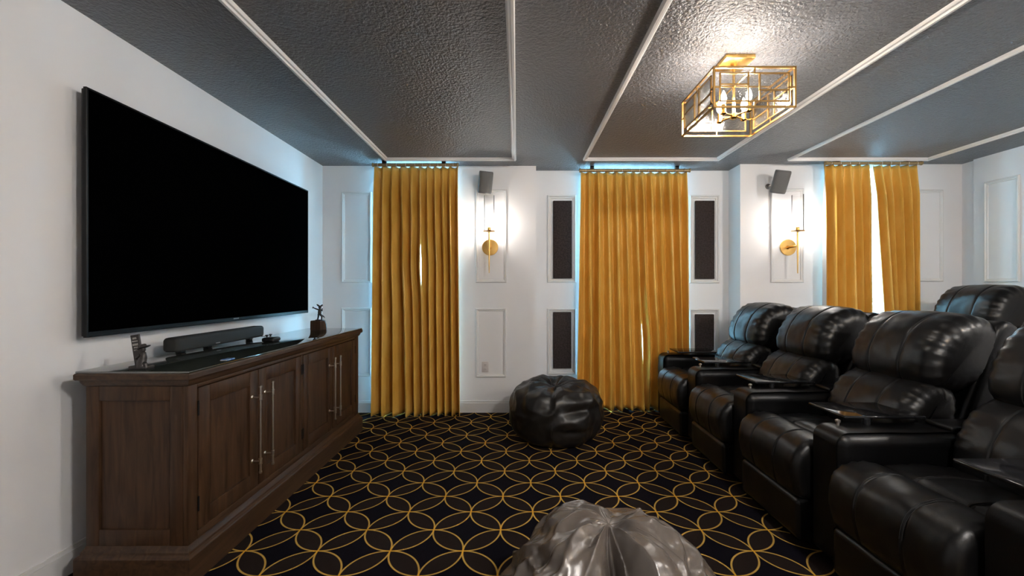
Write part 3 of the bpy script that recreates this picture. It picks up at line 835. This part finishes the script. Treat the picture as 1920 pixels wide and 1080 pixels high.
# ------------------------------------------------------------------ recliners
def smooth_closed(pts, n):
    """closed Catmull-Rom through pts, resampled evenly by length"""
    P_ = [Vector((a, b, 0)) for a, b in pts]; m = len(P_); dense = []
    for i in range(m):
        p0, p1, p2, p3 = P_[i - 1], P_[i], P_[(i + 1) % m], P_[(i + 2) % m]
        for k in range(16):
            t = k / 16
            dense.append(0.5 * ((2 * p1) + (p2 - p0) * t + (2 * p0 - 5 * p1 + 4 * p2 - p3) * t * t + (3 * p1 - p0 - 3 * p2 + p3) * t ** 3))
    L = [0]
    for i in range(len(dense)): L.append(L[-1] + (dense[(i + 1) % len(dense)] - dense[i]).length)
    out = []; j = 0
    for k in range(n):
        s = L[-1] * k / n
        while L[j + 1] < s: j += 1
        t = (s - L[j]) / max(1e-9, L[j + 1] - L[j])
        out.append(dense[j].lerp(dense[(j + 1) % len(dense)], t))
    return [(p.x, p.y) for p in out]


def puff(prof, half, r, nst=54, npf=72, gather=0.0, gk=26, seams=(), seam_d=0.006, crown=0.0, seed=0, wr=0.004):
    """pillow: profile (x, z) swept across the width (y) with rounded, gathered ends"""
    pr = smooth_closed(prof, npf)
    cxm = sum(p[0] for p in pr) / npf; czm = sum(p[1] for p in pr) / npf
    nrm = []
    for i in range(npf):
        a, b = pr[i - 1], pr[(i + 1) % npf]
        t = Vector((b[0] - a[0], b[1] - a[1])).normalized(); n_ = Vector((t.y, -t.x))
        if n_.dot(Vector((pr[i][0] - cxm, pr[i][1] - czm))) < 0: n_ = -n_
        nrm.append(n_)
    st = []
    for i in range(nst + 1):
        q = i / nst
        st.append(-math.cos(q * PI) * half * 0.55 + (2 * q - 1) * half * 0.45)
    for s in seams: st += [s - 0.009, s - 0.004, s, s + 0.004, s + 0.009]
    st = sorted(st); rings = []
    for y in st:
        s = max(0.0, (abs(y) - (half - r)) / r); s = min(s, 1)
        e_ = r * (1 - math.sqrt(max(0, 1 - s * s)))
        g = math.sin(min(1, max(0, (abs(y) - (half - 1.7 * r)) / (1.7 * r))) * PI * 0.62) if abs(y) > half - 1.7 * r else 0
        sd = sum(math.exp(-((y - q) / 0.005) ** 2) for q in seams)
        cr = crown * (1 - (y / half) ** 2)
        ring = []
        for i, (x, z) in enumerate(pr):
            ph = i / npf
            d = -e_ + cr - seam_d * sd
            d += gather * g * (math.sin(gk * 2 * PI * ph + 2.2 * noise.noise(Vector((ph * 9, seed, 0 if y > 0 else 4)))) - 0.3) * (0.6 + 0.6 * noise.noise(Vector((ph * 7, seed + 3, 1))))
            d += wr * noise.noise(Vector((x * 9 + seed, y * 9, z * 9))) + wr * 0.5 * noise.noise(Vector((x * 22, y * 22 + seed, z * 22)))
            dist = math.hypot(x - cxm, z - czm)
            d = max(d, -0.85 * dist)
            # move inwards along a blend of the normal and the direction to the middle
            dn = nrm[i]
            ring.append((x + dn.x * d, y, z + dn.y * d))
        rings.append(ring)
    return MB().loft(rings, True, True)


SEAT = [(-.035, .270), (-.066, .33), (-.078, .42), (-.062, .50), (-.015, .553), (.06, .575), (.125, .568), (.158, .545), (.172, .54), (.20, .556), (.32, .562), (.45, .548), (.56, .53), (.61, .45), (.55, .30), (.30, .252), (.08, .255)]
LUMB = [(.505, .53), (.488, .60), (.508, .70), (.56, .79), (.64, .85), (.72, .868), (.80, .80), (.78, .62), (.66, .50)]
HEAD = [(.70, .838), (.655, .885), (.648, .96), (.675, 1.055), (.735, 1.15), (.83, 1.212), (.92, 1.222), (1.0, 1.185), (1.04, 1.09), (1.01, .95), (.93, .86), (.80, .825)]
SHELL = [(.70, .12), (.73, .50), (.86, .88), (.95, 1.10), (1.0, 1.19), (1.06, 1.195), (1.10, 1.12), (1.09, .80), (1.02, .40), (.98, .12), (.84, .10)]

FX = 1.52
def seam_strip(prof, y, half_w, i0, i1, npf=72, off=0.0015):
    """a raised double stitch line following a profile between two fractions of its length"""
    pr = smooth_closed(prof, npf); mb = MB()
    cxm = sum(p[0] for p in pr) / npf; czm = sum(p[1] for p in pr) / npf
    pts = []
    for i in range(int(i0 * npf), int(i1 * npf) + 1):
        x, z = pr[i % npf]; d = Vector((x - cxm, z - czm)).normalized()
        pts.append((x + d.x * off, y, z + d.y * off))
    return mb.tube(pts, half_w, 6)


def arm_mesh(y0, y1):
    """padded arm, rounded over the top and the front"""
    def fn(q): return q + Vector((0, 0, 0.004 * noise.noise(q * 7))) + Vector((0.003 * noise.noise(q * 9 + Vector((4, 0, 0))), 0.003 * noise.noise(q * 8), 0))
    return MB().rbox(0.0, 0.84, y0, y1, 0.03, 0.685, 0.062, 7, fn=fn, cuts=9)


def make_arm(root, y0, y1, tray=True, shift=0.0):
    a = arm_mesh(y0 + 0.003, y1 - 0.003).build('arm', 'leather_side', root, angle=60)
    # stitched welt around the front panel
    yc0, yc1 = y0 + 0.012, y1 - 0.012; pts = []
    rr = 0.055
    for k in range(4): pts.append((0.052, yc0, 0.06 + k * 0.185))
    for k in range(1, 8):
        an = PI - k * PI / 16; pts.append((0.052, yc0 + rr + rr * math.cos(an), 0.618 + rr * math.sin(an) + 0.004))
    for k in range(0, 8):
        an = PI / 2 - k * PI / 16; pts.append((0.052, yc1 - rr + rr * math.cos(an), 0.618 + rr * math.sin(an) + 0.004))
    for k in range(4): pts.append((0.052, yc1, 0.615 - k * 0.185))
    MB().tube(pts, 0.0022, 6).build('seam', 'stitch', a)
    ym = (y0 + y1) / 2
    if tray:
        yt0, yt1 = y1 - 0.055 - shift, y1 + 0.215 - shift
        mb = MB().rbox(0.135, 0.55, yt0, yt1, 0.712, 0.727, 0.006, 3)
        t_ = mb.build('tray', 'tray', a)
        MB().tube([(0.09, ym + 0.03, 0.68), (0.09, ym + 0.03, 0.702)], 0.007, 12).lathe([(0.010, 0), (0.012, 0.004), (0.012, 0.012), (0.006, 0.016)], (0.09, ym + 0.03, 0.70), 14).build('latch_post', 'chrome', a)
        MB().tube([(0.25, ym + 0.05, 0.67), (0.25, ym + 0.05, 0.714)], 0.016, 14).build('tray_pivot', 'black_plastic', a)
        MB().rbox(0.56, 0.80, y0 + 0.03, y1 - 0.03, 0.683, 0.708, 0.01, 3).build('arm_pad', 'leather', a)
    return a


def make_recliner(label, both_arms, group, tray=True):
    root = thing('recliner', label, 'recliner', (0, 0, 0), group)
    hwid = 0.296
    puff(SEAT, hwid, 0.045, gather=0.004, gk=30, seams=(-0.11, 0.11), seam_d=0.006, crown=0.006, seed=1).build('seat_cushion', 'leather', root, angle=80)
    s = root.children[-1]
    for y in (-0.116, -0.104, 0.104, 0.116): seam_strip(SEAT, y, 0.0012, 0.10, 0.36, off=0.006).build('seam', 'stitch', s)
    MB().rbox(-0.052, 0.06, -0.285, 0.285, 0.045, 0.268, 0.03, 5, cuts=7, fn=lambda q: q + Vector((0.006 * noise.noise(q * 8), 0, 0))).build('footrest', 'leather', root, angle=60)
    MB().rbox(0.05, 0.98, -0.29, 0.29, 0.0, 0.14, 0.02, 2).build('base', 'leather_side', root)
    l = puff(LUMB, hwid, 0.075, gather=0.006, gk=19, seams=(-0.105, 0.105), seam_d=0.006, crown=0.012, seed=2).build('lumbar_cushion', 'leather', root, angle=80)
    h = puff(HEAD, hwid, 0.085, gather=0.007, gk=19, seams=(-0.105, 0.105), seam_d=0.007, crown=0.018, seed=3).build('headrest', 'leather', root, angle=80)
    for y in (-0.111, 0.099, -0.099, 0.111): seam_strip(HEAD, y, 0.0012, 0.06, 0.60, off=0.014).build('seam', 'stitch', h)
    puff(SHELL, hwid + 0.004, 0.03, seams=(), seed=4).build('back_shell', 'leather_side', root, angle=80)
    make_arm(root, -0.5, -0.3, tray)
    if both_arms: make_arm(root, 0.3, 0.5, tray, 0.2)
    return root

grp = 'black leather recliners in the front row'
rA = make_recliner('farthest black leather recliner of the front row, beside the centre curtain', True, grp)
rB = make_recliner('second-farthest black leather recliner of the front row', False, grp)
labels = {'C': 'black leather recliner, second nearest of the front row', 'D': 'nearest black leather recliner, cut off by the right edge'}
rC = copy_tree(rB); rC['label'] = labels['C']
rD = copy_tree(rB); rD['label'] = labels['D']
for r_, yc in ((rA, 4.1), (rB, 3.3), (rC, 2.5), (rD, 1.7)): r_.location = (FX, yc, 0)
rE = copy_tree(rA); rE['label'] = 'black leather recliner alone in the raised rear row by the right wall'; rE['group'] = 'rear row recliner'
rE.location = (FX + 1.90, 3.90, 0.17)

# ------------------------------------------------------------------ bean bags
def beanbag(label, P, prof, seed, m, crease, peaks, creases=(), ct=(.04, .2, .55, .85), pleat=0.014, gore=0.008, fscale=1.35, warp=9, squash=(1, 1), res=(220, 110)):
    """prof: (radius, z) from the centre of the top down to the floor"""
    e = thing('bean_bag', label, 'bean bag', tuple(P), 'leather bean bags')
    NT, NP = res
    L = [0]
    for i in range(len(prof) - 1): L.append(L[-1] + math.hypot(prof[i + 1][0] - prof[i][0], prof[i + 1][1] - prof[i][1]))
    def at(t):
        s = t * L[-1]; i = 0
        while i < len(prof) - 2 and L[i + 1] < s: i += 1
        q = (s - L[i]) / (L[i + 1] - L[i])
        def cr(k):
            p0 = prof[max(i - 1, 0)][k]; p1 = prof[i][k]; p2 = prof[i + 1][k]; p3 = prof[min(i + 2, len(prof) - 1)][k]
            return 0.5 * (2 * p1 + (p2 - p0) * q + (2 * p0 - 5 * p1 + 4 * p2 - p3) * q * q + (3 * p1 - p0 - 3 * p2 + p3) * q ** 3)
        return max(0, cr(0)), cr(1)
    def fold(p):
        s = Vector((seed * 3.1, seed * 1.7, seed))
        wv = Vector((noise.noise(p * 2.2 + s), noise.noise(p * 2.2 + s + Vector((9, 1, 4))), noise.noise(p * 2.2 + s + Vector((3, 8, 2))))) * 0.35
        a = abs(noise.noise((p + wv) * 2.6 + s)); b = abs(noise.noise((p + wv * 0.6) * 5.5 + s * 2)); c = abs(noise.noise((p + wv * 0.4) * 12 + s * 3))
        return (0.45 - a) * 1.0 + (0.3 - b) * 0.30 + (0.25 - c) * 0.08
    vs, fs = [], []
    ngore = 6
    for j in range(1, NP):
        t = j / NP; r, z = at(t)
        r1, z1 = at(min(1, t + 0.01)); r0, z0 = at(max(0, t - 0.01))
        tn_ = Vector((r1 - r0, z1 - z0)).normalized(); nr, nz = -tn_.y, tn_.x
        if nr * r + nz * (z - 0.2) < 0: nr, nz = -nr, -nz
        low = 1 - min(1, max(0, (t - 0.55) / 0.4))
        for i in range(NT):
            th = 2 * PI * i / NT
            p = Vector((r * math.cos(th), r * math.sin(th), z))
            f = fold(p * fscale) * crease * (0.25 + 0.75 * low)
            # gores: panels bulge, seams sit in valleys
            gq = abs(math.sin(ngore * th / 2 + seed))
            g = (gq ** 0.5 - 0.75) * gore * min(1, r / 0.2)
            # radial pleats around the closure
            pl = 0.0
            if t < 0.42:
                k_ = math.exp(-((t - 0.13) / 0.16) ** 2)
                pl = pleat * k_ * (abs(math.sin(5.5 * th + 1.8 * noise.noise(Vector((math.cos(th) * 2, math.sin(th) * 2, t * 3 + seed))))) - 0.6)
            pk = sum(a * math.exp(-(((math.atan2(math.sin(th - t0), math.cos(th - t0))) / wt) ** 2) - ((t - tt) / wp) ** 2) for (t0, tt, a, wt, wp) in peaks)
            cr_ = 0.0
            if creases:
                wn = noise.noise(Vector((math.cos(th) * 1.6, math.sin(th) * 1.6, t * 3.2 + seed * 2)))
                ad = math.degrees(math.atan2(math.sin(th + PI / 2), math.cos(th + PI / 2))) + warp * wn
                for q_ in range(len(creases) - 1):
                    if creases[q_][0] <= ad <= creases[q_ + 1][0]:
                        u_ = (ad - creases[q_][0]) / (creases[q_ + 1][0] - creases[q_][0])
                        cr_ = creases[q_][1] + (creases[q_ + 1][1] - creases[q_][1]) * u_
                        break
                cr_ *= min(1, max(0, (t - ct[0]) / (ct[1] - ct[0]))) * min(1, max(0, (ct[3] - t) / (ct[3] - ct[2])))
            d = f + g + pl + pk + cr_
            q = Vector((p.x + math.cos(th) * nr * d, p.y + math.sin(th) * nr * d, p.z + nz * d))
            vs.append((P.x + q.x * squash[0], P.y + q.y * squash[1], P.z + max(q.z, 0.0)))
    for _ in range(2):          # relax single-vertex spikes
        nv = list(vs)
        for j in range(1, NP - 2):
            for i in range(NT):
                c_ = vs[j * NT + i]
                nb = (vs[j * NT + (i + 1) % NT], vs[j * NT + i - 1 if i else j * NT + NT - 1], vs[(j + 1) * NT + i], vs[(j - 1) * NT + i])
                nv[j * NT + i] = tuple(0.5 * c_[q_] + 0.125 * (nb[0][q_] + nb[1][q_] + nb[2][q_] + nb[3][q_]) for q_ in range(3))
        vs = nv
    for j in range(NP - 2):
        for i in range(NT):
            k = (i + 1) % NT
            fs.append((j * NT + i, j * NT + k, (j + 1) * NT + k, (j + 1) * NT + i))
    vs.append((P.x, P.y, P.z + prof[0][1])); vs.append((P.x, P.y, P.z))
    for i in range(NT):
        k = (i + 1) % NT
        fs.append((len(vs) - 2, k, i)); fs.append((len(vs) - 1, (NP - 2) * NT + i, (NP - 2) * NT + k))
    MB().add(vs, fs).build('cover', m, e, angle=75)
    # piping follows the gore valleys
    cov = e.children[0]
    for gnum in range(ngore):
        th = (gnum * PI - seed) * 2 / ngore
        i = int(round(th / (2 * PI) * NT)) % NT
        pts = [Vector(vs[j * NT + i]) for j in range(int(NP * 0.1), int(NP * 0.86), 2)]
        MB().tube(pts, 0.0020, 6).build('seam', m, cov)
    return e

far_prof = [(0, .445), (.07, .455), (.15, .485), (.23, .495), (.31, .47), (.375, .41), (.41, .31), (.415, .21), (.385, .10), (.32, .03), (.22, .0), (.05, 0.0)]
beanbag('squat black leather bean bag on the carpet in front of the centre curtain', Vector((0.352, 3.93, 0)), far_prof, 2, 'bag', 0.05,
        ((-1.05, .44, -.03, .38, .03), (-1.05, .37, .025, .42, .045), (-1.25, .60, -.016, .35, .022), (-2.2, .36, .02, .4, .08)),
        creases=((-200, 0), (-150, .015), (-100, -.012), (-70, .02), (-48, -.018), (-28, .012), (-10, -.014), (8, .016), (30, -.006), (46, .02), (64, -.016), (90, .016), (130, -.01), (165, .015), (200, 0)),
        ct=(.02, .12, .35, .55), res=(320, 140))
near_prof = [(0, .44), (.05, .46), (.11, .465), (.18, .44), (.25, .39), (.325, .31), (.385, .21), (.41, .13), (.39, .05), (.32, .01), (.2, .0), (.05, 0.0)]
beanbag('crumpled taupe-grey leather bean bag in the foreground, cut off by the bottom edge', Vector((0.345, 1.60, 0)), near_prof, 5, 'bag2', 0.085,
        ((-2.25, .34, .035, .35, .06), (-2.15, .43, -.045, .40, .035), (-0.95, .38, .045, .35, .05), (-0.9, .47, -.045, .35, .03)),
        creases=((-200, 0), (-130, .015), (-85, -.01), (-62, .022), (-40, .012), (-24, .040), (-17, -.02), (-9, -.15), (-3, -.12), (2, -.02), (6, -.05), (12, .0), (19, .055), (42, .005), (75, .025), (120, 0), (200, 0)),
        ct=(.03, .16, .6, .85), pleat=0.003, gore=0.003, fscale=2.0, warp=18, res=(420, 150))
